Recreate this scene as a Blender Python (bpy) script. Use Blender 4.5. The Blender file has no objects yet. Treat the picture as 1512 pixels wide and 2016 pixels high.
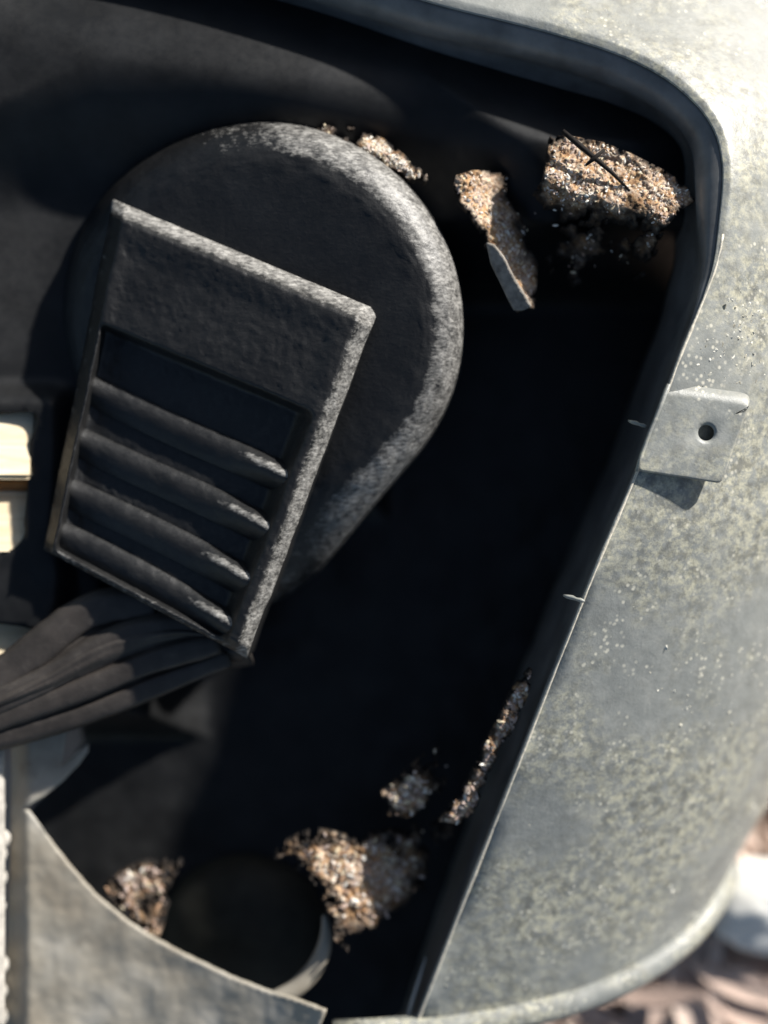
import bpy, bmesh, math, random
import numpy as np
from mathutils import Vector, Matrix, noise as mnoise

random.seed(7)
rng = np.random.default_rng(7)
sc = bpy.context.scene
col = sc.collection

# ------------------------------------------------------------------ camera, sky, sun, exposure
H = 0.165            # height of the opening's edge above the ground (m)
CAM_D = 0.50         # camera above that edge
S = 0.25 / 1512.0    # metres for one picture unit at the edge's height

cam = bpy.data.cameras.new("camera")
cam.sensor_fit = 'VERTICAL'
cam.sensor_height = 36.0
cam.sensor_width = 27.0
cam.lens = 36.0 * CAM_D / (2016 * S)
cam.clip_start = 0.01
cam.clip_end = 500.0
cam.dof.use_dof = True
cam.dof.focus_distance = CAM_D + 0.007
cam.dof.aperture_fstop = 2.5
cam_o = bpy.data.objects.new("camera", cam)
cam_o.location = (0, 0, H + CAM_D)
col.objects.link(cam_o)
sc.camera = cam_o

SUN_EL = math.radians(22)
SUN_AZ = math.atan2(0.71, 0.70)          # from +Y towards +X
sun_dir = Vector((math.cos(SUN_EL) * math.sin(SUN_AZ), math.cos(SUN_EL) * math.cos(SUN_AZ), math.sin(SUN_EL)))
world = bpy.data.worlds.new("World")
sc.world = world
world.use_nodes = True
wn = world.node_tree
sky = wn.nodes.new('ShaderNodeTexSky')
sky.sky_type = 'NISHITA'
sky.sun_disc = False
sky.sun_elevation = SUN_EL
sky.sun_rotation = SUN_AZ
wn.nodes['Background'].inputs['Strength'].default_value = 0.06
wn.links.new(sky.outputs[0], wn.nodes['Background'].inputs[0])
sun = bpy.data.lights.new("sun", 'SUN')
sun.energy = 5.0
sun.angle = math.radians(1.8)
sun.color = (1.0, 0.965, 0.92)
sun_o = bpy.data.objects.new("sun", sun)
sun_o.rotation_euler = (-sun_dir).to_track_quat('-Z', 'Y').to_euler()
sun_o.location = sun_dir * 5
col.objects.link(sun_o)
sc.view_settings.view_transform = 'Standard'
sc.view_settings.look = 'None'
sc.view_settings.exposure = 0.6
sc.view_settings.gamma = 1.0

# ------------------------------------------------------------------ helpers
def W(px, py, dz=0.0):
    """world point at height H+dz that stands at picture place (px, py)"""
    k = (CAM_D - dz) / CAM_D
    return ((px - 756) * S * k, (1008 - py) * S * k, H + dz)

def vnoise(x, y, z=0.0):
    return mnoise.noise(Vector((x, y, z)))

def fbm(x, y, z=0.0, o=4):
    a, s, f = 1.0, 0.0, 1.0
    for _ in range(o):
        s += a * mnoise.noise(Vector((x * f, y * f, z + 7.3 * f)))
        a *= 0.5
        f *= 2.03
    return s

def sstep(a, b, x):
    if a == b:
        return 1.0 if x >= a else 0.0
    t = max(0.0, min(1.0, (x - a) / (b - a)))
    return t * t * (3 - 2 * t)

def interp(x, xs, ys):
    return float(np.interp(x, xs, ys))

def mesh_obj(name, verts, faces, mat, parent=None, smooth=True):
    me = bpy.data.meshes.new(name)
    me.from_pydata([tuple(v) for v in verts], [], faces)
    me.update()
    if smooth:
        me.polygons.foreach_set('use_smooth', [True] * len(me.polygons))
    o = bpy.data.objects.new(name, me)
    if mat:
        me.materials.append(mat)
    col.objects.link(o)
    if parent:
        o.parent = parent
    return o

def fix_normals(o):
    bm = bmesh.new()
    bm.from_mesh(o.data)
    bmesh.ops.recalc_face_normals(bm, faces=bm.faces)
    bm.to_mesh(o.data)
    bm.free()

def grid_faces(n, m, off=0, close_m=False):
    f = []
    for i in range(n - 1):
        for j in range(m if close_m else m - 1):
            j2 = (j + 1) % m
            f.append((off + i * m + j, off + i * m + j2, off + (i + 1) * m + j2, off + (i + 1) * m + j))
    return f

def tag(o, label=None, cat=None, group=None, kind=None):
    if label: o['label'] = label
    if cat: o['category'] = cat
    if group: o['group'] = group
    if kind: o['kind'] = kind
    return o

def empty(name, loc):
    o = bpy.data.objects.new(name, None)
    o.location = loc
    o.empty_display_size = 0.01
    col.objects.link(o)
    return o

def adopt(o, root):
    """parent keeping the mesh where it was built"""
    o.parent = root
    o.matrix_parent_inverse = Matrix.Translation(root.location).inverted()
    return o

def solidify(o, t, offset=-1):
    m = o.modifiers.new('thickness', 'SOLIDIFY')
    m.thickness = t
    m.offset = offset

def inside(poly, x, y):
    c = False
    n = len(poly)
    j = n - 1
    for i in range(n):
        xi, yi = poly[i]
        xj, yj = poly[j]
        if (yi > y) != (yj > y) and x < (xj - xi) * (y - yi) / (yj - yi) + xi:
            c = not c
        j = i
    return c

def nearest(poly, x, y):
    P = np.array(poly, float)
    A = P
    Bv = np.roll(P, -1, axis=0) - A
    q = np.array([x, y]) - A
    t = np.clip((q * Bv).sum(1) / np.maximum((Bv * Bv).sum(1), 1e-9), 0, 1)
    c = A + Bv * t[:, None]
    d = ((c - np.array([x, y])) ** 2).sum(1)
    k = int(d.argmin())
    return c[k], math.sqrt(d[k])

def sheet(name, poly, zf, res, mat, parent=None, thick=0.0):
    """a smooth sheet with an exact outline; zf(px, py) is its height against the opening's edge"""
    xs = [p[0] for p in poly]; ys = [p[1] for p in poly]
    x0, y0 = min(xs), min(ys)
    nx = int((max(xs) - x0) / res) + 1
    ny = int((max(ys) - y0) / res) + 1
    keep = {}
    for i in range(nx):
        for j in range(ny):
            if inside(poly, x0 + (i + .5) * res, y0 + (j + .5) * res):
                keep[(i, j)] = 1
    count = {}
    for (i, j) in keep:
        for c in ((i, j), (i + 1, j), (i + 1, j + 1), (i, j + 1)):
            count[c] = count.get(c, 0) + 1
    idx, verts = {}, []
    for c, n in count.items():
        x, y = x0 + c[0] * res, y0 + c[1] * res
        if n < 4:
            (x, y), _ = nearest(poly, x, y)
        idx[c] = len(verts)
        verts.append(W(x, y, zf(x, y)))
    faces = [(idx[(i, j)], idx[(i, j + 1)], idx[(i + 1, j + 1)], idx[(i + 1, j)]) for (i, j) in keep]
    o = mesh_obj(name, verts, faces, mat, None)
    if parent:
        adopt(o, parent)
    if thick:
        solidify(o, thick)
    return o

def catmull(pts, n):
    P = np.array(pts, float)
    P = np.vstack([2 * P[0] - P[1], P, 2 * P[-1] - P[-2]])
    out = []
    for i in range(1, len(P) - 2):
        p0, p1, p2, p3 = P[i - 1], P[i], P[i + 1], P[i + 2]
        for t in np.linspace(0, 1, 24, endpoint=False):
            out.append(0.5 * ((2 * p1) + (-p0 + p2) * t + (2 * p0 - 5 * p1 + 4 * p2 - p3) * t * t + (-p0 + 3 * p1 - 3 * p2 + p3) * t ** 3))
    out.append(P[-2])
    out = np.array(out)
    d = np.concatenate([[0], np.cumsum(np.linalg.norm(np.diff(out, axis=0), axis=1))])
    q = np.linspace(0, d[-1], n)
    return np.stack([np.interp(q, d, out[:, k]) for k in range(out.shape[1])], 1)

def tube(name, pts, rad, mat, parent=None, seg=10, jitter=0.0):
    P = [Vector(p) for p in pts]
    verts = []
    for i, p in enumerate(P):
        d = (P[min(i + 1, len(P) - 1)] - P[max(i - 1, 0)]).normalized()
        up = Vector((0, 0, 1)) if abs(d.z) < 0.9 else Vector((1, 0, 0))
        a = d.cross(up).normalized(); b = d.cross(a).normalized()
        r = rad[i] if hasattr(rad, '__len__') else rad
        for k in range(seg):
            t = 2 * math.pi * k / seg
            rr = r * (1 + jitter * vnoise(i * .7, k * .9, 3.1))
            verts.append(p + a * math.cos(t) * rr + b * math.sin(t) * rr)
    faces = grid_faces(len(P), seg, 0, True)
    faces.append(tuple(range(seg)))
    faces.append(tuple((len(P) - 1) * seg + k for k in range(seg)))
    o = mesh_obj(name, verts, faces, mat)
    fix_normals(o)
    if parent:
        adopt(o, parent)
    return o

# ------------------------------------------------------------------ materials
class NT:
    def __init__(self, name):
        self.m = bpy.data.materials.new(name)
        self.m.use_nodes = True
        self.t = self.m.node_tree
        self.b = self.t.nodes['Principled BSDF']
        tc = self.t.nodes.new('ShaderNodeTexCoord')
        geo = self.t.nodes.new('ShaderNodeNewGeometry')
        self.pos = geo.outputs['Position']
    def link(self, a, b):
        self.t.links.new(a, b)
    def noise(self, scale, detail=6, rough=0.6, vec=None, dist=0.0):
        n = self.t.nodes.new('ShaderNodeTexNoise')
        n.inputs['Scale'].default_value = scale
        n.inputs['Detail'].default_value = detail
        n.inputs['Roughness'].default_value = rough
        n.inputs['Distortion'].default_value = dist
        self.link(vec or self.pos, n.inputs['Vector'])
        return n.outputs['Fac']
    def voro(self, scale, vec=None, feature='F1', out='Distance'):
        n = self.t.nodes.new('ShaderNodeTexVoronoi')
        n.feature = feature
        n.inputs['Scale'].default_value = scale
        self.link(vec or self.pos, n.inputs['Vector'])
        return n.outputs[out]
    def ramp(self, fac, stops):
        r = self.t.nodes.new('ShaderNodeValToRGB')
        e = r.color_ramp.elements
        while len(e) < len(stops):
            e.new(0.5)
        for k, (p, c) in enumerate(stops):
            e[k].position = p
            c = (c, c, c) if not hasattr(c, '__len__') else c
            e[k].color = (*c, 1)
        self.link(fac, r.inputs[0])
        return r.outputs[0]
    def mix(self, fac, a, b, mode='MIX'):
        n = self.t.nodes.new('ShaderNodeMix')
        n.data_type = 'RGBA'
        n.blend_type = mode
        if hasattr(fac, 'node'): self.link(fac, n.inputs[0])
        else: n.inputs[0].default_value = fac
        for v, i in ((a, 6), (b, 7)):
            if hasattr(v, 'node'): self.link(v, n.inputs[i])
            else: n.inputs[i].default_value = (*v, 1)
        return n.outputs[2]
    def math(self, op, a, b=0.0):
        n = self.t.nodes.new('ShaderNodeMath')
        n.operation = op
        for v, i in ((a, 0), (b, 1)):
            if hasattr(v, 'node'): self.link(v, n.inputs[i])
            else: n.inputs[i].default_value = v
        return n.outputs[0]
    def mapping(self, scale, rot=(0, 0, 0)):
        n = self.t.nodes.new('ShaderNodeMapping')
        n.inputs['Scale'].default_value = scale
        n.inputs['Rotation'].default_value = rot
        self.link(self.pos, n.inputs['Vector'])
        return n.outputs[0]
    def bump(self, h, strength, dist, prev=None):
        n = self.t.nodes.new('ShaderNodeBump')
        n.inputs['Strength'].default_value = strength
        n.inputs['Distance'].default_value = dist
        self.link(h, n.inputs['Height'])
        if prev: self.link(prev, n.inputs['Normal'])
        return n.outputs[0]
    def set(self, **k):
        names = dict(color='Base Color', rough='Roughness', metal='Metallic', spec='Specular IOR Level', normal='Normal', sheen='Sheen Weight')
        for a, v in k.items():
            i = self.b.inputs[names[a]]
            if hasattr(v, 'node'): self.link(v, i)
            elif hasattr(v, '__len__'): i.default_value = (*v, 1)
            else: i.default_value = v
        return self.m

def mat_shell():
    n = NT('weathered grey paint')
    big = n.noise(17, 5, 0.62)
    mid = n.noise(120, 6, 0.65)
    fine = n.noise(900, 4, 0.7)
    base = n.ramp(mid, [(0.3, (0.225, 0.235, 0.222)), (0.5, (0.27, 0.28, 0.262)), (0.72, (0.335, 0.34, 0.315))])
    film = n.ramp(big, [(0.43, 0.0), (0.57, 1.0)])
    film = n.math('MULTIPLY', film, n.ramp(n.noise(330, 6, .75), [(0.44, 0.0), (0.60, 0.9)]))
    c = n.mix(film, base, (0.55, 0.525, 0.39))
    dark = n.ramp(n.noise(230, 5, .7), [(0.46, 0.0), (0.62, 0.8)])
    dark = n.math('MULTIPLY', dark, n.ramp(big, [(0.38, 0.15), (0.6, 1.0)]))
    c = n.mix(dark, c, (0.15, 0.15, 0.13))
    spots = n.ramp(n.voro(430), [(0.16, 1.0), (0.34, 0.0)])
    spots = n.math('MULTIPLY', spots, n.ramp(n.noise(70, 3, .6), [(0.50, 0.0), (0.60, 0.8)]))
    c = n.mix(spots, c, (0.66, 0.63, 0.52))
    nb = n.bump(n.noise(200, 6, .65), 0.25, 0.0009)
    nb = n.bump(fine, 0.35, 0.0003, nb)
    return n.set(color=c, rough=n.ramp(mid, [(0.3, 0.38), (0.7, 0.5)]), spec=0.5, normal=nb)

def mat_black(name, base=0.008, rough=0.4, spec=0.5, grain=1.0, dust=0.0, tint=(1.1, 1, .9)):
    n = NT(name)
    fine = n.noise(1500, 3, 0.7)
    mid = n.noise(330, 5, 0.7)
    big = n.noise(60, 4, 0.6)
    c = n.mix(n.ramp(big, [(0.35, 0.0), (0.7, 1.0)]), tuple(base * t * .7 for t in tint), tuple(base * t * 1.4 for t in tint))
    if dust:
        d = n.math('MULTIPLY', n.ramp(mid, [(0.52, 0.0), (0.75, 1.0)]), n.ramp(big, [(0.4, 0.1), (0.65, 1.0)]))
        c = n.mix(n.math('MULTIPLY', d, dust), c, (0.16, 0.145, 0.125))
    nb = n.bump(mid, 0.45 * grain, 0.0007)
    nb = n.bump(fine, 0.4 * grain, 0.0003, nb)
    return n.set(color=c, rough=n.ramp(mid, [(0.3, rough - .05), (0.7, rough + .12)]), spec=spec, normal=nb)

def mat_cast():
    n = NT('black cast paint')
    st = n.mapping((420, 1100, 700), (0, 0, 0.5))
    fine = n.noise(1.0, 4, 0.7, st)
    mid = n.noise(300, 5, 0.7)
    big = n.noise(55, 4, 0.6)
    a = n.t.nodes.new('ShaderNodeAttribute')
    a.attribute_name = 'wear_glint'
    base = n.mix(n.ramp(big, [(0.35, 0.0), (0.7, 1.0)]), (0.007, 0.007, 0.0072), (0.014, 0.014, 0.014))
    dust = n.math('MULTIPLY', n.ramp(fine, [(0.5, 0.0), (0.8, 1.0)]), n.ramp(big, [(0.4, 0.05), (0.7, 0.22)]))
    c = n.mix(dust, base, (0.10, 0.095, 0.085))
    nz = n.math('ADD', n.math('MULTIPLY', n.math('SUBTRACT', mid, 0.5), 0.9), n.math('MULTIPLY', n.math('SUBTRACT', fine, 0.5), 0.55))
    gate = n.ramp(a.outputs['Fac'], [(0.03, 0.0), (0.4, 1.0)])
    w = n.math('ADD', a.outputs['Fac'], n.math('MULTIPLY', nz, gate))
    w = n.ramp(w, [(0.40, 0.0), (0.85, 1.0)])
    worn = n.ramp(fine, [(0.3, (0.13, 0.124, 0.115)), (0.7, (0.46, 0.445, 0.41))])  # worn grey, also used for the painted edge highlights
    c = n.mix(w, c, worn)  # edge wear together with the painted highlights
    nb = n.bump(mid, 0.45, 0.0006)
    nb = n.bump(fine, 0.35, 0.0003, nb)
    return n.set(color=c, rough=n.ramp(mid, [(0.3, 0.40), (0.7, 0.52)]), spec=0.5, normal=nb)

def set_wear_glint(o, vals):
    at = o.data.attributes.new('wear_glint', 'FLOAT', 'POINT')
    v = np.zeros(len(o.data.vertices), np.float32)
    v[:len(vals)] = vals[:len(v)]
    at.data.foreach_set('value', v)

def mat_debris(name, stops, rough=0.85):
    n = NT(name)
    a = n.t.nodes.new('ShaderNodeAttribute')
    a.attribute_name = 'tone'
    c = n.ramp(a.outputs['Fac'], stops)
    c = n.mix(n.ramp(n.noise(900, 4, .7), [(0.5, 0.0), (0.75, 0.5)]), c, (0.16, 0.11, 0.08))
    nb = n.bump(n.noise(1300, 4, .7), 0.5, 0.0004)
    return n.set(color=c, rough=rough, spec=0.25, normal=nb)

M_shell = mat_shell()
M_inner = mat_black('shade dark inner grey', 0.15, 0.36, 0.55, 0.15, 0.0, (1.0, 1.0, .97))  # the shell's grey, darkened to paint in the shade inside the fold
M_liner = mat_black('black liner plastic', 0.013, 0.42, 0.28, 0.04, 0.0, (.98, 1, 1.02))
M_cast = mat_cast()
M_strap = mat_black('brown black rubber', 0.034, 0.45, 0.4, 0.5, 0.25, (1.25, 1.08, 0.95))
M_litter = mat_debris('dry clippings', [(0.0, (0.03, 0.022, 0.018)), (0.2, (0.20, 0.13, 0.09)), (0.38, (0.50, 0.30, 0.17)), (0.5, (0.56, 0.44, 0.38)), (0.64, (0.46, 0.36, 0.30)), (0.76, (0.78, 0.66, 0.44)), (0.88, (0.72, 0.62, 0.54)), (1.0, (0.90, 0.86, 0.76))])
M_fleck = mat_debris('pale flecks', [(0.0, (0.42, 0.39, 0.30)), (0.5, (0.70, 0.67, 0.56)), (1.0, (0.88, 0.86, 0.76))])

def mat_panel():
    n = NT('worn grey sheet')
    big = n.noise(30, 5, .6)
    mid = n.noise(160, 5, .65)
    c = n.ramp(big, [(0.3, (0.30, 0.26, 0.20)), (0.5, (0.38, 0.345, 0.28)), (0.72, (0.48, 0.455, 0.40))])
    c = n.mix(n.ramp(n.noise(70, 5, .6), [(0.60, 0.0), (0.75, 0.5)]), c, (0.12, 0.095, 0.07))
    return n.set(color=c, rough=0.5, spec=0.4, normal=n.bump(mid, 0.05, 0.0003))
M_panel = mat_panel()

def mat_ground():
    n = NT('dry soil')
    a = n.noise(18, 8, .65); b = n.noise(150, 6, .7)
    c = n.ramp(a, [(0.3, (0.34, 0.24, 0.19)), (0.5, (0.55, 0.42, 0.34)), (0.7, (0.68, 0.55, 0.46))])
    c = n.mix(n.ramp(b, [(0.32, .5), (0.5, 0.0)]), c, (0.16, 0.11, 0.085))
    return n.set(color=c, rough=0.95, spec=0.15, normal=n.bump(b, 0.8, 0.004))
M_ground = mat_ground()

def mat_wood():
    n = NT('pale bare wood')
    v = n.mapping((12, 240, 60))
    g = n.noise(1.0, 6, .65, v, 0.6)
    c = n.ramp(g, [(0.3, (0.62, 0.46, 0.26)), (0.5, (0.80, 0.66, 0.44)), (0.7, (0.86, 0.77, 0.58))])
    return n.set(color=c, rough=0.7, spec=0.25, normal=n.bump(g, 0.4, 0.0006))
M_wood = mat_wood()

def plain(name, c, rough=0.6, spec=0.4, var=0.25, scale=90, bump=0.3):
    n = NT(name)
    f = n.noise(scale, 5, .65)
    cc = n.mix(n.ramp(f, [(0.3, 0.0), (0.7, 1.0)]), tuple(x * (1 - var) for x in c), tuple(min(1, x * (1 + var)) for x in c))
    return n.set(color=cc, rough=rough, spec=spec, normal=n.bump(f, bump, 0.001))
M_soil = plain('dark soil', (0.02, 0.015, 0.012), .95, .1, .4, 400, .8)
M_stone = plain('white stone', (0.80, 0.79, 0.74), 0.6, 0.3, 0.12, 60)
M_cord = plain('white cotton', (0.48, 0.45, 0.40), 0.9, 0.1, 0.35, 160)
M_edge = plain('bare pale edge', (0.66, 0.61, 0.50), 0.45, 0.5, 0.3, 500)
M_twig = plain('dark twig bark', (0.018, 0.015, 0.013), 0.8, 0.2, 0.3, 400)
M_tab = mat_shell(); M_tab.name = 'weathered grey tab'

# ------------------------------------------------------------------ ground
g = 60
gv, gf = [], []
for i in range(g + 1):
    for j in range(g + 1):
        u, v = (i / g - .5) * 2, (j / g - .5) * 2
        x = math.copysign(abs(u) ** 2.2, u) * 1.6
        y = math.copysign(abs(v) ** 2.2, v) * 1.6
        gv.append((x, y, -0.004 + 0.004 * fbm(x * 14, y * 14)))
o = mesh_obj('ground', gv, [(i * (g + 1) + j, (i + 1) * (g + 1) + j, (i + 1) * (g + 1) + j + 1, i * (g + 1) + j + 1) for i in range(g) for j in range(g)], M_ground)
tag(o, 'dry pinkish brown soil under the grey housing', 'ground', kind='structure')

def lumps(name, spots, mat, tone, parent=None):
    """many small irregular bits joined as one mesh; spots = (point, size, flat, long)"""
    ico = bmesh.new()
    bmesh.ops.create_icosphere(ico, subdivisions=1, radius=1)
    iv = np.array([v.co[:] for v in ico.verts])
    fc = [[v.index for v in f.verts] for f in ico.faces]
    ico.free()
    fc = np.array(fc)
    V, F, T = [], [], []
    for k, (p, size, flat, lng, ang) in enumerate(spots):
        v = iv * (1 + rng.uniform(-.35, .35, (len(iv), 1)))
        v = v * np.array([size * lng, size, size * flat])
        ax = rng.uniform(-.5, .5, 2)
        Rm = np.array((Matrix.Rotation(ang, 3, 'Z') @ Matrix.Rotation(ax[0], 3, 'X') @ Matrix.Rotation(ax[1], 3, 'Y')))
        V.append(v @ Rm.T + np.array(p))
        F.append(fc + k * len(iv))
        T.append(np.full(len(fc), tone[k]))
    V = np.concatenate(V); F = np.concatenate(F); T = np.concatenate(T)
    o = mesh_obj(name, V, [tuple(int(a) for a in f) for f in F], mat, None, False)
    at = o.data.attributes.new('tone', 'FLOAT', 'FACE')
    at.data.foreach_set('value', T.astype(np.float32))
    if parent:
        adopt(o, parent)
    return o

# dry leaves strewn on the ground where the picture shows them
V, F, T = [], [], []
for k in range(420):
    x = rng.uniform(0.08, 0.34); y = rng.uniform(-0.36, -0.05)
    L = rng.uniform(.025, .075); Wd = L * rng.uniform(.05, .15); an = rng.uniform(-1.3, .1) if rng.random() < .75 else rng.uniform(0, 3.1)
    curl = rng.uniform(.1, .5); tl = rng.uniform(-.25, .25); z0 = rng.uniform(.0005, .011)
    b0 = len(V)
    for i in range(9):
        a = i / 8
        w = Wd * math.sin(math.pi * min(1, a * .93 + .05)) ** .8
        for j in range(5):
            c = j / 2 - 1
            lx = (a - .5) * L; ly = c * w + .15 * L * math.sin(a * 2 + k)
            lz = z0 + curl * w * c * c + .12 * L * (a - .5) ** 2 * 2 + tl * ly + .0006 * vnoise(a * 6, c * 3, k)
            V.append((x + lx * math.cos(an) - ly * math.sin(an), y + lx * math.sin(an) + ly * math.cos(an), max(lz, .0003)))
    F += grid_faces(9, 5, b0)
    T += [np.clip(rng.normal(.55, .22), 0, 1)] * 32
o = mesh_obj('leaf_litter', V, F, mat_debris('dry leaves', [(0.0, (0.40, 0.28, 0.22)), (0.4, (0.60, 0.45, 0.37)), (0.8, (0.72, 0.57, 0.48)), (1.0, (0.80, 0.70, 0.56))], .8))
at = o.data.attributes.new('tone', 'FLOAT', 'FACE'); at.data.foreach_set('value', np.array(T, np.float32))
tag(o, 'dry pinkish brown leaf litter on the ground at lower right', 'leaf litter', kind='stuff')

# ------------------------------------------------------------------ grey housing
RIM = catmull([(740, 2230), (786, 2110), (824, 2009), (888, 1842), (924, 1750), (985, 1597), (1067, 1389), (1122, 1250), (1180, 1105),
               (1255, 930), (1321, 754), (1336, 712), (1390, 580), (1413, 516), (1428, 439), (1438, 370), (1438, 320), (1428, 270), (1408, 228),
               (1378, 190), (1330, 148), (1270, 112), (1200, 82), (1100, 50), (1000, 24), (900, 0), (800, -28), (600, -88), (300, -160), (-60, -210), (-330, -225)], 260)
NR = len(RIM)
tan = np.gradient(RIM, axis=0)
tan /= np.linalg.norm(tan, axis=1)[:, None]
OUT = np.stack([-tan[:, 1], tan[:, 0]], 1)      # picture-space normal away from the opening

ZX = [-400, -230, 150, 350, 700, 1100, 1500, 2016, 2300]
ZY = [-0.022, -0.018, -0.010, -0.004, 0.0, -0.006, -0.022, -0.050, -0.065]
def zr(y, x=1400):
    return interp(y, ZX, ZY) - 0.045 * sstep(150, -100, x)

tpar = np.linspace(0, 1, NR)
i_bot = int(np.argmin(np.abs(RIM[:, 1] - 2009)))
i_cor = int(np.argmin(np.abs(RIM[:, 0] - 1438) + np.abs(RIM[:, 1] - 330)))
def outer(i):
    """silhouette point of the housing's flank for rim sample i, and the bulge of the section"""
    if i <= i_cor:
        a = (i - i_bot) / (i_cor - i_bot)
        QX = [1400, 1432, 1512, 1570, 1640, 1700, 1760, 1800]; QY = [1760, 1704, 1575, 1440, 1200, 900, 560, 240]
        aa = [-.1, 0, .1, .2, .36, .56, .8, 1.0]
        q = np.array([np.interp(a, aa, QX), np.interp(a, aa, QY)])
        off = np.array([216, 107]) * max(0.0, 1 - max(a, 0) * 1.6) ** 1.0
        off = off + np.array([20, 0]) * min(1, max(a, 0) * 2)
    else:
        a = (i - i_cor) / (NR - 1 - i_cor)
        Q = [(1800, 240), (1830, -60), (1760, -380), (1400, -620), (800, -720), (100, -780), (-400, -800)]
        q = np.array([np.interp(a, np.linspace(0, 1, 7), [p[0] for p in Q]), np.interp(a, np.linspace(0, 1, 7), [p[1] for p in Q])])
        off = np.array([20, 0]) * (1 - a)
    return q, off

housing = empty('machine_housing', (0.02, 0.0, 0.0))
tag(housing, 'grey speckled housing with a large rounded opening and black inside', 'housing')

def th0(i):
    return math.radians(interp((i - i_bot) / (i_cor - i_bot), [0, .4, .7, .8, 1.0], [12, 11, 12, 24, 56]))
def drop(i):
    return interp((i - i_bot) / (i_cor - i_bot), [0, .6, 1.0, 1.4], [.066, .070, .115, .15])
THN = 46
def rimrad(i):
    """fold radius (picture units) of the edge: wide along the top, sharp down the right"""
    y, x = RIM[i, 1], RIM[i, 0]
    if i < i_cor:
        return 5 + 65 * sstep(660, 340, y)
    return 70 + 12 * sstep(0.0, 0.25, (i - i_cor) / (NR - i_cor))

def section(i, th):
    b = RIM[i]
    q, off = outer(i)
    kx = 0.5 * (b + q) + off
    TH0 = th0(i); DR = drop(i)
    s0 = math.sin(TH0)
    v = (math.sin(th) - s0) / (1 - s0)
    p = (1 - v) ** 2 * b + 2 * v * (1 - v) * kx + v * v * q
    dz = zr(b[1], b[0]) - DR / math.cos(TH0) * (math.cos(TH0) - math.cos(th))
    return p, dz

tks = list(np.linspace(0, 1, 46)) + list(np.linspace(1, 1.75, 14))[1:]
phis = np.radians([14, 11, 8, 5, 2.5])
sv = []
rows = 0
for i in range(i_bot, NR):
    b = RIM[i]; n = -OUT[i] if False else OUT[i]
    rf = rimrad(i)
    for ph in phis:
        p = b - n * rf * math.sin(ph)
        sv.append(W(p[0], p[1], zr(b[1], b[0]) - rf * S * (1 - math.cos(ph))))
    for tk in tks:
        th = th0(i) + (math.pi / 2 - th0(i)) * tk if tk <= 1 else math.pi / 2 * tk ** .85
        p, dz = section(i, th)
        w = W(p[0], p[1], dz + 0.0004 * fbm(p[0] * .006, p[1] * .006))
        sv.append(w)
nrow = len(phis) + len(tks)
shell = mesh_obj('outer_shell', sv, grid_faces(NR - i_bot, nrow), M_shell)
fix_normals(shell)
adopt(shell, housing)
solidify(shell, 0.0012, 0)

# rolled bead along the housing's lower end
bead = []
for th in np.linspace(th0(i_bot) - .12, math.radians(140), 40):
    p, dz = section(i_bot, th)
    bead.append(W(p[0], p[1] + 12, dz - 0.001))
tube('bottom_bead', bead, 0.0052, M_shell, housing, 14, 0.05)
# the end wall below the bead
ev = []
ct = W(1000, 1890, -0.09)
for th in np.linspace(th0(i_bot) - .1, math.radians(150), 40):
    p, dz = section(i_bot, th)
    a = Vector(W(p[0], p[1] + 12, dz))
    for s in (0.0, .12, .5, 1.0):
        q = a.lerp(Vector(ct), s) + Vector((0, -0.004 * min(1, s * 8), -0.006 * min(1, s * 8)))
        ev.append(q)
ew = mesh_obj('end_wall', ev, grid_faces(40, 4), M_shell)
fix_normals(ew); adopt(ew, housing); solidify(ew, 0.001, 0)

# inner wall: shell grey with shade painted in, from fold to liner
def wall_w(i):
    if i < i_cor:
        y = RIM[i, 1]
        return 62 + 50 * sstep(700, 330, y)
    return 112 + 148 * sstep(0.0, 0.3, (i - i_cor) / (NR - i_cor))
ZL = -0.046
iv_ = []
phi2 = np.radians([12.5, 20, 33, 40, 47, 54, 61, 68, 75, 82, 90])
for i in range(0, NR):
    b = RIM[i]; n = OUT[i]
    rf = rimrad(i); z0 = zr(b[1], b[0])
    for ph in phi2:
        p = b - n * (rf * math.sin(ph) + 0.3)
        iv_.append(W(p[0], p[1], z0 - rf * S * (1 - math.cos(ph)) - 0.0002))
    w = wall_w(i)
    fr = max(0, (i - i_cor) / (NR - i_cor))
    zb = min(ZL, z0 - 0.03) - 0.004 - .05 * sstep(500, 900, b[1])
    zb -= 0.02 * sstep(.2, .5, fr)
    for s in np.linspace(0.08, 1, 12):
        inn = rf + (w - rf) * (s ** 1.25)
        zz = (z0 - rf * S) + (zb - (z0 - rf * S)) * (s ** 0.9)
        wob = 3.0 * fbm(b[0] * .012, b[1] * .012, s * 2)
        p = b - n * (inn + wob * s)
        iv_.append(W(p[0], p[1], zz))
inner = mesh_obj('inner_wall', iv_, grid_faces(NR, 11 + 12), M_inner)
fix_normals(inner); adopt(inner, housing); solidify(inner, 0.0008, 0)

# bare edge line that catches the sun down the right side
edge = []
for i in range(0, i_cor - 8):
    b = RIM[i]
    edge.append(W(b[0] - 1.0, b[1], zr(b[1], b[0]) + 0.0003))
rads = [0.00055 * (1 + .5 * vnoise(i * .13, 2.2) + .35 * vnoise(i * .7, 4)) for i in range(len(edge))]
tube('edge_bead', edge, rads, M_edge, housing, 8)

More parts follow.
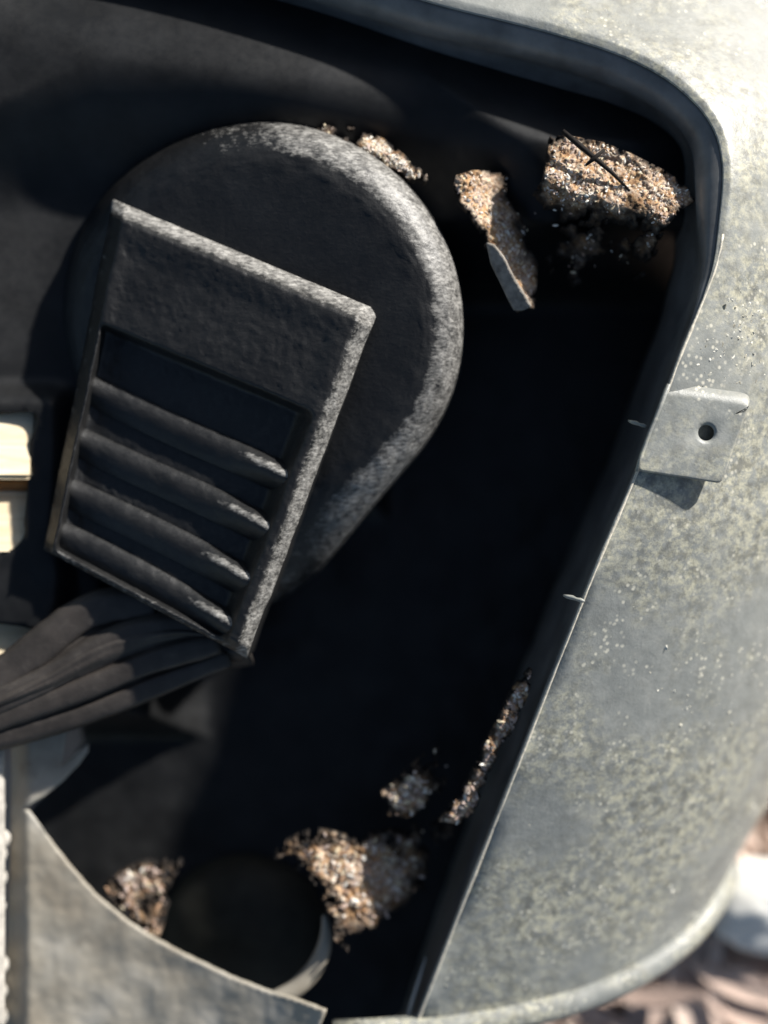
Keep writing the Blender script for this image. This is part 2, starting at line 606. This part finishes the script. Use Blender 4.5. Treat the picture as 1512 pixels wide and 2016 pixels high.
# tab with a hole, standing off the shell
def tab():
    cor = [(1312, 752), (1482, 776), (1420, 952), (1250, 926)]
    outl = []
    rr = [6, 24, 12, 14]
    for k in range(4):
        p = np.array(cor[k], float); a = np.array(cor[k - 1], float); c = np.array(cor[(k + 1) % 4], float)
        da = (a - p) / np.linalg.norm(a - p); dc = (c - p) / np.linalg.norm(c - p)
        for t in np.linspace(0, 1, 7):
            s, e = p + da * rr[k], p + dc * rr[k]
            outl.append((1 - t) ** 2 * s + 2 * t * (1 - t) * p + t * t * e)
        for t in np.linspace(0, 1, 9)[1:-1]:
            outl.append((p + dc * rr[k]) * (1 - t) + (c - dc * rr[(k + 1) % 4]) * t)
    outl = np.array(outl)
    hc = np.array([1390, 852.0])
    ang = np.arctan2(outl[:, 1] - hc[1], outl[:, 0] - hc[0])
    N = len(outl)
    zt = lambda p: -0.0003 - .000020 * max(0, p[0] - (1321 + (754 - p[1]) * .375))
    T = 0.0020
    V, F = [], []
    def tshift(k):
        f = (outl[k][0] - 1312) / 170.0
        ytop = 752 + 24 * f
        return np.array([-1.0, 22.0]) * sstep(26, 4, outl[k][1] - ytop)
    rings = [(lambda k: (outl[k], -T)), (lambda k: (outl[k], -0.0006 - .00006 * tshift(k)[1])), (lambda k: (outl[k] + (hc - outl[k]) * 0.02 + tshift(k) * .85, -0.0001)), (lambda k: (outl[k] + (hc - outl[k]) * 0.05 + tshift(k), 0.0)), (lambda k: (outl[k] + (hc - outl[k]) * 0.12 + tshift(k), 0.0)),
             (lambda k: (outl[k] * .5 + .5 * hc, 0.0001)),
             (lambda k: (hc + 24 * np.array([math.cos(ang[k]), math.sin(ang[k])]), 0.0)),
             (lambda k: (hc + 16 * np.array([math.cos(ang[k]), math.sin(ang[k])]), -0.0004)),
             (lambda k: (hc + 15 * np.array([math.cos(ang[k]), math.sin(ang[k])]), -T - .004)),
             (lambda k: (outl[k], -T))]
    for r in rings:
        for k in range(N):
            p, dz = r(k)
            V.append(W(p[0], p[1], zt(p) + dz))
    F = grid_faces(len(rings), N, 0, True)
    o = mesh_obj('mounting_tab', V, F, M_tab)
    bm = bmesh.new(); bm.from_mesh(o.data)
    bmesh.ops.remove_doubles(bm, verts=bm.verts, dist=1e-6)
    bmesh.ops.recalc_face_normals(bm, faces=bm.faces)
    bm.to_mesh(o.data); bm.free()
    adopt(o, housing)
    return o
tab()
# web joining the tab to the edge of the housing
wv = []
for (x, y) in ((1318, 756), (1300, 802), (1280, 850), (1262, 900), (1254, 928)):
    for dx, dz in ((-2, 0.0002), (2, -0.001), (6, -0.006)):
        wv.append(W(x + dx, y, dz))
wb = mesh_obj('tab_web', wv, grid_faces(5, 3), M_tab); fix_normals(wb); adopt(wb, housing); solidify(wb, 0.001, 0)

# little weld blobs on the inner lip
for (x, y, l) in ((1255, 828, 36), (1130, 1172, 42)):
    pts = [W(x - l / 2 + l * t, y + 12 * t, -0.004 - 0.003 * (1 - t)) for t in np.linspace(0, 1, 6)]
    tube('weld_bead', pts, [0.0004, .0007, .0008, .0006, .0008, .0004], M_shell, housing, 7, .4)

# pale strip added where a bright gap shows beside the inner flange
tube('added_gap_strip', [W(838, 1885, -.056), W(826, 1925, -.056), W(812, 1970, -.056), W(796, 2030, -.057), W(780, 2080, -.058)], [.0002, .0005, .0007, .0009, .0009], plain('pale gap grey', (.6, .6, .57), .4, .5, .1), housing, 8)

# pale flecks stuck to the shell
spots, tone = [], []
tries = 0
while len(spots) < 6500 and tries < 120000:
    tries += 1
    i = rng.integers(i_bot + 1, NR - 60); th = rng.uniform(th0(i) + .01, math.radians(88))
    p, dz = section(i, th)
    x, y = p
    if not (780 < x < 1560 and -30 < y < 2040):
        continue
    d = 0.06
    d += 0.95 * sstep(1150, 1650, y) * sstep(-.25, .25, fbm(x * .006, y * .006, 2))
    d += 3.0 * math.exp(-(((x - 1420) / 80) ** 2 + ((y - 690) / 80) ** 2)) * sstep(-.2, .3, fbm(x * .02, y * .02, 5))
    d += 0.35 * sstep(350, 500, y) * sstep(800, 650, y) * sstep(-.1, .3, fbm(x * .015, y * .015, 9))
    if rng.random() > d:
        continue
    s = rng.uniform(0.00014, 0.00055) * (1.4 if rng.random() < .12 else 1) * (1 + .25 * math.exp(-(((x - 1420) / 100) ** 2 + ((y - 650) / 140) ** 2)))
    spots.append((W(x, y, dz + s * .1), s, 0.3, rng.uniform(1, 2.4), rng.uniform(0, 3.1)))
    tone.append(rng.random())
fl = lumps('pale_flecks', spots, M_fleck, tone, housing)
tag(fl, kind='stuff')

# ------------------------------------------------------------------ black liner with its torn holes
TOPI = np.arange(i_cor, NR)[::-1]
def rim_y(x):
    return float(np.interp(x, RIM[TOPI, 0], RIM[TOPI, 1]))
def liner_z(x, y):
    z = ZL
    z += 0.026 * sstep(430, 110, y)                                  # climbs to the upper edge
    z += 0.014 * sstep(560, 360, y) * sstep(800, 1080, x)            # shelf under the far corner
    z += 0.009 * sstep(160, 95, x) * sstep(1500, 1250, y) * sstep(740, 800, y)
    z += 0.012 * sstep(190, -230, x) * sstep(900, 700, y)
    deep = max(sstep(740, 1040, y - .1 * (x - 600)), sstep(600, 780, x) * sstep(430, 620, y))
    z -= 0.055 * deep * max(sstep(180, 420, x), sstep(1370, 1460, y))
    z += 0.0012 * fbm(x * .008, y * .008, 4) * sstep(700, 1100, y)
    z = min(z, -.020)
    if y < 420:
        z -= .018 * sstep(300, 40, y - rim_y(x)) * sstep(-150, 100, x)
    return z
inner_edge = [tuple(RIM[i] - OUT[i] * 22) for i in range(0, NR, 4)]
left = [(-300, -190), (-300, 818), (0, 816), (40, 812), (62, 811), (71, 816), (74, 830), (70, 848), (58, 868), (57, 930), (52, 985), (47, 1030), (50, 1046),
        (43, 1064), (27, 1080), (0, 1090), (-60, 1102), (-300, 1130), (-300, 1222), (0, 1228), (40, 1233), (74, 1241), (96, 1262), (130, 1330), (165, 1460),
        (120, 1530), (60, 1590), (60, 2240)]
poly = inner_edge[::-1]
poly = poly + [(p[0], p[1]) for p in left[::-1]][::-1] if False else inner_edge + left
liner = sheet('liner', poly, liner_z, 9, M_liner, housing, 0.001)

# light side panel at the lower left, the housing's near flank
pp = [(23, 1380), (160, 1380), (150, 1425), (131, 1436), (128, 1462), (124, 1490), (118, 1512), (136, 1494), (158, 1476), (174, 1464), (172, 1482), (156, 1504), (124, 1538), (84, 1570),
      (46, 1592), (64, 1606), (84, 1632), (112, 1672), (140, 1708), (186, 1760), (240, 1806), (300, 1846), (370, 1884), (450, 1922), (520, 1950), (575, 1966), (640, 1990), (620, 2040), (560, 2080), (480, 2200), (0, 2200), (6, 2016), (14, 1850), (20, 1700), (22, 1590)]
def panel_z(x, y):
    return -0.052 - 0.00002 * max(0, x - 60) + 0.00000016 * max(0, x - 60) ** 2 * 0.6 - 0.010 * sstep(1500, 2100, y) + 0.001 * fbm(x * .01, y * .01, 8) - 0.006 * sstep(60, 10, x)
panel = sheet('side_panel', pp, panel_z, 5, M_panel, housing, 0.0016)

# ------------------------------------------------------------------ black casting: round boss, ribbed block, neck
cast = empty('black_casting', (0, 0, 0.0))
cast.location = W(512, 640, ZL)
tag(cast, 'black cast metal boss with a ribbed rectangular block on its face', 'casting')

def hull_radius(a, cx, cy):
    """distance from (cx, cy) to the outline: a circle drawn out into a narrower foot"""
    best = 0.0
    d = np.array([math.cos(a), math.sin(a)])
    for s_ in np.linspace(0, 1, 30):
        c = np.array([512 - 78 * s_, 640 + 300 * s_]) - np.array([cx, cy])
        r = 400 - 135 * s_
        b = c @ d
        disc = b * b - (c @ c - r * r)
        if disc >= 0:
            best = max(best, b + math.sqrt(disc))
    return best

def boss(name, cx, cy, prof, mat, tilt=(0, 0), seg=180, wear_glintf=lambda r: .3):
    V, WV = [], []
    HR = [hull_radius(2 * math.pi * k / seg, cx, cy) for k in range(seg)]
    for (r, dz) in prof:
        for k in range(seg):
            a = 2 * math.pi * k / seg
            wob = 1 + .006 * vnoise(math.cos(a) * 2, math.sin(a) * 2, r * 3)
            hr = HR[k]
            rr = r if hr < 405 else r * (400 / hr) * (1 - sstep(.6, 1, r)) + r * sstep(.6, 1, r)
            x = cx + math.cos(a) * hr * rr * wob; y = cy + math.sin(a) * hr * rr * wob
            d = dz + tilt[0] * (x - cx) / 400 + tilt[1] * (y - cy) / 400 + (0.00035 * fbm(x * .03, y * .03, 1.7) + .0006 * abs(fbm(x * .08, y * .08, 4.7))) * sstep(.5, .85, r)
            d -= .010 * sstep(900, 1200, y)
            V.append(W(x, y, d))
            # uneven edge wear, plus a painted highlight on the sun-facing side
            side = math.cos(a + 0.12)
            WV.append(wear_glintf(r) * (.40 + .60 * sstep(-.35, .55, side)) + .16 * fbm(math.cos(a) * 3, math.sin(a) * 3, 7) * sstep(.8, .9, r))
    F = grid_faces(len(prof), seg, 0, True)
    F.append(tuple(range(seg)))
    o = mesh_obj(name, V, F, mat)
    fix_normals(o)
    set_wear_glint(o, WV)
    adopt(o, cast)
    return o
prof = [(0.02, -0.0262), (.2, -.0262), (.4, -.0260), (.6, -.0257), (.7, -.0256), (.76, -.0257)]
for t in np.linspace(0.04, 1, 34):
    a = math.radians(88 * t)
    prof.append((0.76 + 0.24 * math.sin(a) ** 1.0, -0.0257 - 0.0150 * (1 - math.cos(a))))
prof += [(1.0, -.055), (1.0, -.11)]
boss('round_boss', 512, 640, prof, M_cast, (0.0125, -0.0095), wear_glintf=lambda r: .03 + .64 * sstep(.78, .90, r))

# ribbed block
TLc, TRc, BRc, BLc = map(lambda p: np.array(p, float), ((222, 392), (744, 610), (486, 1296), (86, 1082)))
ZC = (-0.023, -0.008, -0.012, -0.026)   # TL TR BR BL
def bmap(u, v):
    p = (1 - u) * (1 - v) * TLc + u * (1 - v) * TRc + u * v * BRc + (1 - u) * v * BLc
    z = (1 - u) * (1 - v) * ZC[0] + u * (1 - v) * ZC[1] + u * v * ZC[2] + (1 - u) * v * ZC[3]
    return p, z
def bevel(d, w, h):
    if d >= w: return 0.0
    t = 1 - max(d, 0) / w
    return -h * (0.8 * t + .2 * (1 - math.sqrt(max(0, 1 - t * t)))) * sstep(0, .15, t)
REC = 0.0080
def block_h(u, v):
    h = 0.0
    h += bevel(1 - u, 0.062, 0.0070)
    h += bevel(v, 0.05, 0.0065)
    h += bevel(u, 0.05, 0.006)
    h += bevel(1 - v, 0.03, 0.004)
    e = 0.925 - 0.03 * v
    m = sstep(0.045, 0.075, u) * (1 - sstep(e - 0.07, e + .01, u)) * sstep(0.335, 0.36, v + .02 * u) * (1 - sstep(0.965, 0.99, v))
    h -= REC * m
    # plate dips a little towards its middle so its rim stands proud
    h -= 0.0012 * sstep(0.06, 0.14, v) * (1 - sstep(0.84, 0.92, u)) * sstep(.05, .12, u)
    return h
nu, nv = 130, 170
V = []
us = np.linspace(0, 1, nu); vs = np.linspace(0, 1, nv)
for v in vs:
    for u in us:
        p, z = bmap(u, v)
        h = block_h(u, v) + 0.00025 * fbm(p[0] * .05, p[1] * .05, 3) + .0005 * max(0, fbm(p[0] * .11, p[1] * .11, 9) - .25)
        wob = 2.2 * fbm(p[0] * .012, p[1] * .012, 6)
        V.append(W(p[0] + wob, p[1] + wob * .6, z + h))
F = grid_faces(nv, nu)
top_n = len(V)
# skirts
def skirt(idx):
    global V, F
    base = len(V)
    for k in idx:
        x, y, z = V[k]
        V.append((x, y, z - 0.002)); 
    for k in idx:
        x, y, z = V[k]
        V.append((x, y, z - 0.026))
    n = len(idx)
    for a in range(n - 1):
        F.append((idx[a], idx[a + 1], base + a + 1, base + a))
        F.append((base + a, base + a + 1, base + n + a + 1, base + n + a))
loop = [k for k in range(nu)] + [r * nu + nu - 1 for r in range(1, nv)] + [(nv - 1) * nu + k for k in range(nu - 2, -1, -1)] + [r * nu for r in range(nv - 2, -1, -1)]
skirt(loop)
block = mesh_obj('ribbed_block', V, F, M_cast)
set_wear_glint(block, [max(.66 * sstep(.10, .03, 1 - u), .72 * sstep(.06, .02, v), .35 * sstep(.05, .01, u), .4 * sstep(.04, .01, 1 - v), .08 + .22 * sstep(.35, .9, u) * sstep(.0, .3, v)) for v in vs for u in us])  # edge wear, with highlights painted stronger along top and right
bm = bmesh.new(); bm.from_mesh(block.data)
bmesh.ops.remove_doubles(bm, verts=bm.verts, dist=1e-7)
bmesh.ops.recalc_face_normals(bm, faces=bm.faces)
bm.to_mesh(block.data); bm.free()
adopt(block, cast)

# ribs
for k, v0 in enumerate((0.475, 0.622, 0.768, 0.895)):
    V, WV = [], []
    n, m = 60, 22
    for a in range(n):
        u = 0.05 + (0.875 - .03 * v0) * a / (n - 1)
        for b in range(m):
            t = b / (m - 1)
            v = v0 + .004 + t * 0.088 + .012 * math.sin(u * 5 + k)*.4
            # steep upper flank, crest, long fall towards the next groove
            prof_h = math.sin(math.pi * min(1, t * 1.0)) ** .8 * (1 - .35 * t)
            amp = 0.0027 + 0.0060 * sstep(.62, .92, u) + .0020 * sstep(.16, .0, u)
            p, z = bmap(u, v)
            WV.append(.62 * sstep(.08, .3, t) * sstep(.6, .35, t) * sstep(.55, .8, u) + .08)  # crest wear limited to the right ends, where the highlight is painted
            V.append(W(p[0], p[1], z - REC - 0.0004 + amp * prof_h + 0.0002 * fbm(p[0] * .05, p[1] * .05, 8)))
    r = mesh_obj('rib', V, grid_faces(n, m), M_cast)
    fix_normals(r)
    set_wear_glint(r, WV)
    r.parent = block

# strap leaving the block towards the lower left
V = []
n, m = 70, 60
top_c = catmull([(470, 1215), (330, 1150), (180, 1168), (72, 1246), (-20, 1320), (-140, 1410)], n)
bot_c = catmull([(500, 1310), (400, 1330), (290, 1372), (130, 1432), (-10, 1462), (-140, 1520)], n)
for a in range(n):
    s = a / (n - 1)
    for b in range(m):
        t = b / (m - 1)
        p = top_c[a] * (1 - t) + bot_c[a] * t
        z = -0.046 + 0.014 * math.sin(math.pi * min(1, max(0, t))) ** .6 + .004 * s
        z += 0.0020 * math.sin(t * 15 + 1.2 * s + .5 * vnoise(s * 2, t * 2)) * sstep(0, .25, s)
        z += 0.0022 * fbm(s * 1.5, t * 6, 5)
        V.append(W(p[0], p[1], z))
strap = mesh_obj('strap', V, grid_faces(n, m), M_strap)
fix_normals(strap); adopt(strap, cast); solidify(strap, 0.002, -1)

for (p0, p1, p2, p3, r0, zz) in (((300, 1178), (170, 1208), (60, 1290), (-90, 1392), 36, -.0335), ((380, 1222), (235, 1258), (90, 1338), (-90, 1420), 30, -.0325),
                              ((430, 1262), (290, 1305), (120, 1372), (-90, 1446), 27, -.0335), ((450, 1292), (330, 1340), (150, 1410), (-90, 1478), 24, -.036)):
    cp = catmull([p0, p1, p2, p3], 40)
    V = []
    for a in range(40):
        d = cp[min(a + 1, 39)] - cp[max(a - 1, 0)]
        d /= np.linalg.norm(d)
        nn = np.array([-d[1], d[0]])
        rr = r0 * (1 + .10 * vnoise(a * .12, r0, 1) + .05 * vnoise(a * .5, r0, 3))
        for b in range(20):
            t = 2 * math.pi * b / 20
            ridge = 1 + .07 * math.cos(5 * t + .04 * a)
            q = cp[a] + nn * math.cos(t) * rr * ridge
            V.append(W(q[0], q[1], zz + .0032 * math.sin(t) * ridge * (rr / r0)))
    sd_ = mesh_obj('strand', V, grid_faces(40, 20, 0, True) + [tuple(range(20)), tuple(39 * 20 + b for b in range(20))], M_strap)
    fix_normals(sd_)
    sd_.parent = strap
# ------------------------------------------------------------------ round end at the bottom, shade painted into its colour
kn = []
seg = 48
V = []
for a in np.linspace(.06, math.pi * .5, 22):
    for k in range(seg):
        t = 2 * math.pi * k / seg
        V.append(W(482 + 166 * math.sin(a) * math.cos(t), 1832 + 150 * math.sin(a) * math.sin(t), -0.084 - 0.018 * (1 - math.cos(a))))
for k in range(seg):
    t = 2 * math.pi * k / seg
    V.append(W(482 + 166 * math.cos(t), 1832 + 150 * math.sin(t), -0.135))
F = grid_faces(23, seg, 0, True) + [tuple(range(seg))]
shaded_end = mesh_obj('shaded_round_end', V, F, plain('dark olive painted shade', (0.032, 0.031, 0.025), .6, .2, .3, 120))  # dark colour stands for the shadow on a pale grey end
fix_normals(shaded_end)
arc = []
for t in np.radians(np.linspace(-12, 100, 26)):
    arc.append(W(478 + 164 * math.cos(t), 1832 + 146 * math.sin(t), -0.058))
lit_crescent = tube('lit_crescent', arc, [.0030 * math.sin(math.pi * (k + .6) / 27.2) ** .7 + .0004 for k in range(26)], M_panel, None, 12)  # pale crescent added for the sunlit lower edge of the round end
lit_crescent.parent = shaded_end
tag(shaded_end, 'round end behind the pale panel at the bottom, shadow painted into its colour', 'shaded_end')

# ------------------------------------------------------------------ debris lodged in the opening
M_crust = None
def mat_crust():
    n = NT('crusted dry clippings')
    a = n.t.nodes.new('ShaderNodeAttribute'); a.attribute_name = 'tone'
    f = n.noise(620, 8, .8); g2 = n.noise(230, 4, .6)
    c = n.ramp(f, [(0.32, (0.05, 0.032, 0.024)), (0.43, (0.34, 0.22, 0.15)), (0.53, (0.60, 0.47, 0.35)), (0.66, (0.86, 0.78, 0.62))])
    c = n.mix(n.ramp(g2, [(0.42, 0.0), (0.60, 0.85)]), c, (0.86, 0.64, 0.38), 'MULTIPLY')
    c = n.mix(a.outputs['Fac'], (0.010, 0.008, 0.007), c)  # low tone paints the shadow falloff into the crust colour
    return n.set(color=c, rough=.85, spec=.3, normal=n.bump(f, .6, .0006))
M_crust = mat_crust()
def heap(name, polyp, n, base, size, label, soft, amp=1.0, tone_mu=.75, sd=.2, ew=14):
    xs = [p[0] for p in polyp]; ys = [p[1] for p in polyp]
    def shade_fade(x, y):  # painted shade: bright at the lit edge, falling off to dark
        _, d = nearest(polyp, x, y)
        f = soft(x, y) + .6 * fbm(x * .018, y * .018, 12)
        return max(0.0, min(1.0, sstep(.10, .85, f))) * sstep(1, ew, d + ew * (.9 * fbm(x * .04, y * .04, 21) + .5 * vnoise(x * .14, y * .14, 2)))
    def zc(x, y):
        return base(x, y) + amp * (.0011 * fbm(x * .035, y * .035, 3) + .0013 * abs(fbm(x * .11, y * .11, 5)) + .0005 * vnoise(x * .45, y * .45, 2))
    o = sheet(name, polyp, zc, 3.0, M_crust, None, 0.0)
    me = o.data
    tv = []
    for v in me.vertices:
        k = (CAM_D - (v.co.z - H)) / CAM_D
        tv.append(shade_fade(v.co.x / (S * k) + 756, 1008 - v.co.y / (S * k)))
    at = me.attributes.new('tone', 'FLOAT', 'POINT')
    at.data.foreach_set('value', np.array(tv, np.float32))
    bm = bmesh.new(); bm.from_mesh(me)
    lay = bm.verts.layers.float['tone']
    gone = [f for f in bm.faces if max(v[lay] for v in f.verts) < .05]
    bmesh.ops.delete(bm, geom=gone, context='FACES')
    be = [e for e in bm.edges if e.is_boundary]
    ex = bmesh.ops.extrude_edge_only(bm, edges=be)
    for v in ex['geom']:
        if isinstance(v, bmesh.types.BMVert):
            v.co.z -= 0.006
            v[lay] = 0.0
    bm.to_mesh(me); bm.free()
    spots, tone = [], []
    tr = 0
    while len(spots) < n and tr < n * 30:
        tr += 1
        x, y = rng.uniform(min(xs), max(xs)), rng.uniform(min(ys), max(ys))
        if not inside(polyp, x, y) or rng.random() > shade_fade(x, y) ** 1.5 + .01:
            continue
        _, d = nearest(polyp, x, y)
        sz = rng.uniform(*size) * S
        if d * S < sz:
            continue
        spots.append((W(x, y, zc(x, y) + sz * .25), sz, .5, rng.uniform(1, 2.6), rng.uniform(0, 3.1)))
        tone.append(np.clip(rng.normal(tone_mu, sd) + .25 * fbm(x * .014, y * .014, 6), 0, 1))
    gr = lumps('grains', spots, M_litter, tone)
    gr.parent = o
    gr['kind'] = 'stuff'
    tag(o, label, 'debris', 'clumps of dried clippings in the opening', 'stuff')
    return o

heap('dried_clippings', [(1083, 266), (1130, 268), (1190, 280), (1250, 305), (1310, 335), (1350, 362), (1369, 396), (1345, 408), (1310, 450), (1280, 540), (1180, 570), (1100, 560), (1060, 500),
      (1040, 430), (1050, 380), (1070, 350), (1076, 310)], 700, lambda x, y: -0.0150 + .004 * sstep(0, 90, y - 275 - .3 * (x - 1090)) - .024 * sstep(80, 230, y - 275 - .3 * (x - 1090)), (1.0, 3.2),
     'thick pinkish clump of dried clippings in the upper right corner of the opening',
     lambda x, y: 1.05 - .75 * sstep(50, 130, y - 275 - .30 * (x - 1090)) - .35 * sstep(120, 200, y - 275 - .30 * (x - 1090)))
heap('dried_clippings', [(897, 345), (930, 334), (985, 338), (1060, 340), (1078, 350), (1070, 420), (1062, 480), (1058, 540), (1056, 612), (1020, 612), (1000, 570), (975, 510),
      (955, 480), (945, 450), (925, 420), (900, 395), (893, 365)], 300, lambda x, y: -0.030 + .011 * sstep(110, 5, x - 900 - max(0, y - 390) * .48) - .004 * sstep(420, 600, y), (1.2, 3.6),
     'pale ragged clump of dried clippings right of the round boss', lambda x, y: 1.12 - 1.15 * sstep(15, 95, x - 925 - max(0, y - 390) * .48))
heap('dried_clippings', [(560, 250), (600, 243), (640, 240), (700, 248), (760, 275), (810, 315), (854, 355), (836, 358), (800, 352), (770, 335), (735, 312), (690, 296), (640, 285), (600, 270)], 350,
     lambda x, y: -0.031 + .006 * sstep(0, 40, y - 240 - .4 * max(0, x - 690)), (1.2, 3.2), 'thin crescent of dried clippings above the round boss', lambda x, y: .30 + .75 * sstep(660, 800, x))
heap('dried_clippings', [(1040, 1320), (1056, 1306), (1040, 1370), (1010, 1440), (985, 1480), (960, 1530), (935, 1600), (905, 1622), (865, 1618), (885, 1590), (925, 1530), (950, 1470), (980, 1420), (1000, 1370)], 350,
     lambda x, y: zr(y) - 0.006, (1.6, 4.5), 'narrow rusty streak of debris beside the straight right edge', lambda x, y: .85, 1.2, .55, .22, ew=12)
heap('dried_clippings', [(750, 1560), (790, 1525), (830, 1490), (880, 1460), (885, 1530), (850, 1590), (800, 1612), (762, 1606)], 130,
     lambda x, y: -0.045, (2, 5), 'small grey scrap of debris above the lowest clump', lambda x, y: 1.0 - .8 * sstep(0, 90, (x - 780) * .6 + (1590 - y) * .6), 1.5, .8, ew=26)
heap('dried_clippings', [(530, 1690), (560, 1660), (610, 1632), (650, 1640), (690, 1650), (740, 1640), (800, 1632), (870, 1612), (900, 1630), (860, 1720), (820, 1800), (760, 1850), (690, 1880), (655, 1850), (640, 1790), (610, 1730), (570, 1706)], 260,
     lambda x, y: -0.058 + .012 * sstep(860, 600, x), (2, 5), 'largest tan clump of debris near the bottom beside the dark round end',
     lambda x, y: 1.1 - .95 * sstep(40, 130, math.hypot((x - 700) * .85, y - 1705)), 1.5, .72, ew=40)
heap('dried_clippings', [(190, 1745), (270, 1700), (330, 1690), (360, 1694), (335, 1770), (312, 1850), (270, 1830)], 160,
     lambda x, y: -0.062, (2, 5), 'brown wedge of debris between pale panel and dark round end', lambda x, y: .30 + .5 * sstep(40, 0, abs(y - 1765 - (x - 220) * .75)), 1.3, .5, ew=26)

fk = sheet('bark_flake', [(957, 478), (972, 482), (990, 504), (1012, 548), (1046, 604), (1030, 611), (1012, 612), (1000, 590), (984, 556), (966, 520)],
           lambda x, y: -.0225 - .00002 * (y - 480) + .00006 * (x - 900 - (y - 480) * .6), 4, plain('grey bark', (.26, .235, .20), .7, .3, .5, 260, .8), None, .0012)
tag(fk, 'smooth grey bark flake along the lower edge of the pale ragged clump', 'bark flake')

# forked twig on the corner clump
tw = empty('twig', W(1160, 310, -0.0090))
tag(tw, 'thin dark forked twig lying on the pinkish clump of clippings', 'twig')
tube('stem', [W(1108, 258, -0.0095), W(1140, 285, -0.0085), W(1172, 312, -0.0082), (W(1205, 340, -0.0095)), W(1240, 376, -0.0125)], [.0009, .001, .0009, .0007, .0004], M_twig, tw, 8, .3)
tube('side_shoot', [W(1152, 326, -0.0088), W(1170, 311, -0.0080), W(1190, 294, -0.0082)], [.0004, .0009, .0005], M_twig, tw, 8, .3)

# ------------------------------------------------------------------ things beside the housing
def board(name, x0, x1, y0, y1, z0, z1, label):
    bm = bmesh.new()
    bmesh.ops.create_cube(bm, size=1)
    a, b = Vector(W(x0, y0, z1)), Vector(W(x1, y1, z1))
    for v in bm.verts:
        v.co.x = a.x if v.co.x < 0 else b.x
        v.co.y = a.y if v.co.y > 0 else b.y
        v.co.z = (H + z1) if v.co.z > 0 else z0
    c0 = Vector(W(66, (y0 + y1) / 2, z1))
    tk = 0.42 if y1 < 1000 else (0.36 if y1 < 1200 else 0.15)
    for v in bm.verts:
        if v.co.z > .05:
            v.co.z -= tk * ((v.co.x - c0.x) * .71 + (v.co.y - c0.y) * .70)
    bmesh.ops.bevel(bm, geom=bm.edges[:], offset=0.0016, segments=3, affect='EDGES')
    me = bpy.data.meshes.new(name); bm.to_mesh(me); bm.free()
    me.materials.append(M_wood)
    o = bpy.data.objects.new(name, me); col.objects.link(o)
    tag(o, label, 'board', 'pale boards left of the housing')
    return o
board('wooden_board', -110, 71, 800, 944, -0.002, -0.0385, 'upper pale wooden board seen through the notch at the left edge')
low_board = board('wooden_board', -110, 71, 958, 1094, -0.002, -0.0412, 'lower pale wooden board seen through the notch at the left edge')

board('wooden_board', -110, 80, 1216, 1330, -0.002, -0.0435, 'short pale board end seen in the small gap above the strap')
b2 = board('stained_edge', -110, 71, 938, 964, -0.002, -0.0408, None)
for kk_ in ('category', 'group', 'label'):
    if kk_ in b2: del b2[kk_]
b2.data.materials.clear(); b2.data.materials.append(plain('rusty stained wood', (0.42, 0.20, 0.07), .8, .2, .3, 200))
b2.parent = low_board
cord = empty('knotted_cord', W(-8, 1500, -0.07))
tag(cord, 'white knotted cord hanging beside the pale panel at the left edge', 'cord')
for k in range(13):
    y = 1475 + k * 44
    V = []
    for a in np.linspace(0.001, math.pi - .001, 9):
        for t in np.linspace(0, 2 * math.pi, 14, endpoint=False):
            b = Vector(W(-14 + 5 * math.sin(k * 2.1), y + 14 * math.sin(k * 3.7), -0.048 - .0012 * k))
            q = 1 + .3 * math.sin(k * 5.3) + .18 * fbm(math.cos(t), math.sin(t), a + k)
            V.append(b + Vector((math.sin(a) * math.cos(t) * .0046 * q, math.cos(a) * .0036 * q + .0016 * math.cos(t), math.sin(a) * math.sin(t) * .0045 * q)))
    kk = mesh_obj('knot', V, grid_faces(9, 14, 0, True), M_cord); fix_normals(kk); adopt(kk, cord)
tube('core', [W(-6, 1440 + 60 * k, -.044) for k in range(11)], .0028, M_cord, cord, 8)

V = []
rsx = mnoise
for a in np.linspace(0.001, math.pi - .001, 26):
    for t in np.linspace(0, 2 * math.pi, 40, endpoint=False):
        d = Vector((math.sin(a) * math.cos(t), math.sin(a) * math.sin(t), math.cos(a)))
        r = 1 + .22 * fbm(d.x * 1.3, d.y * 1.3, d.z * 1.3 + 4, 3)
        V.append(Vector(W(1505, 1775, -H + .012)) + Vector((d.x * .026, d.y * .021, d.z * .016)) * r)
st = mesh_obj('white_stone', V, grid_faces(26, 40, 0, True), M_stone); fix_normals(st)
tag(st, 'smooth white stone on the ground beyond the housing at lower right', 'stone')
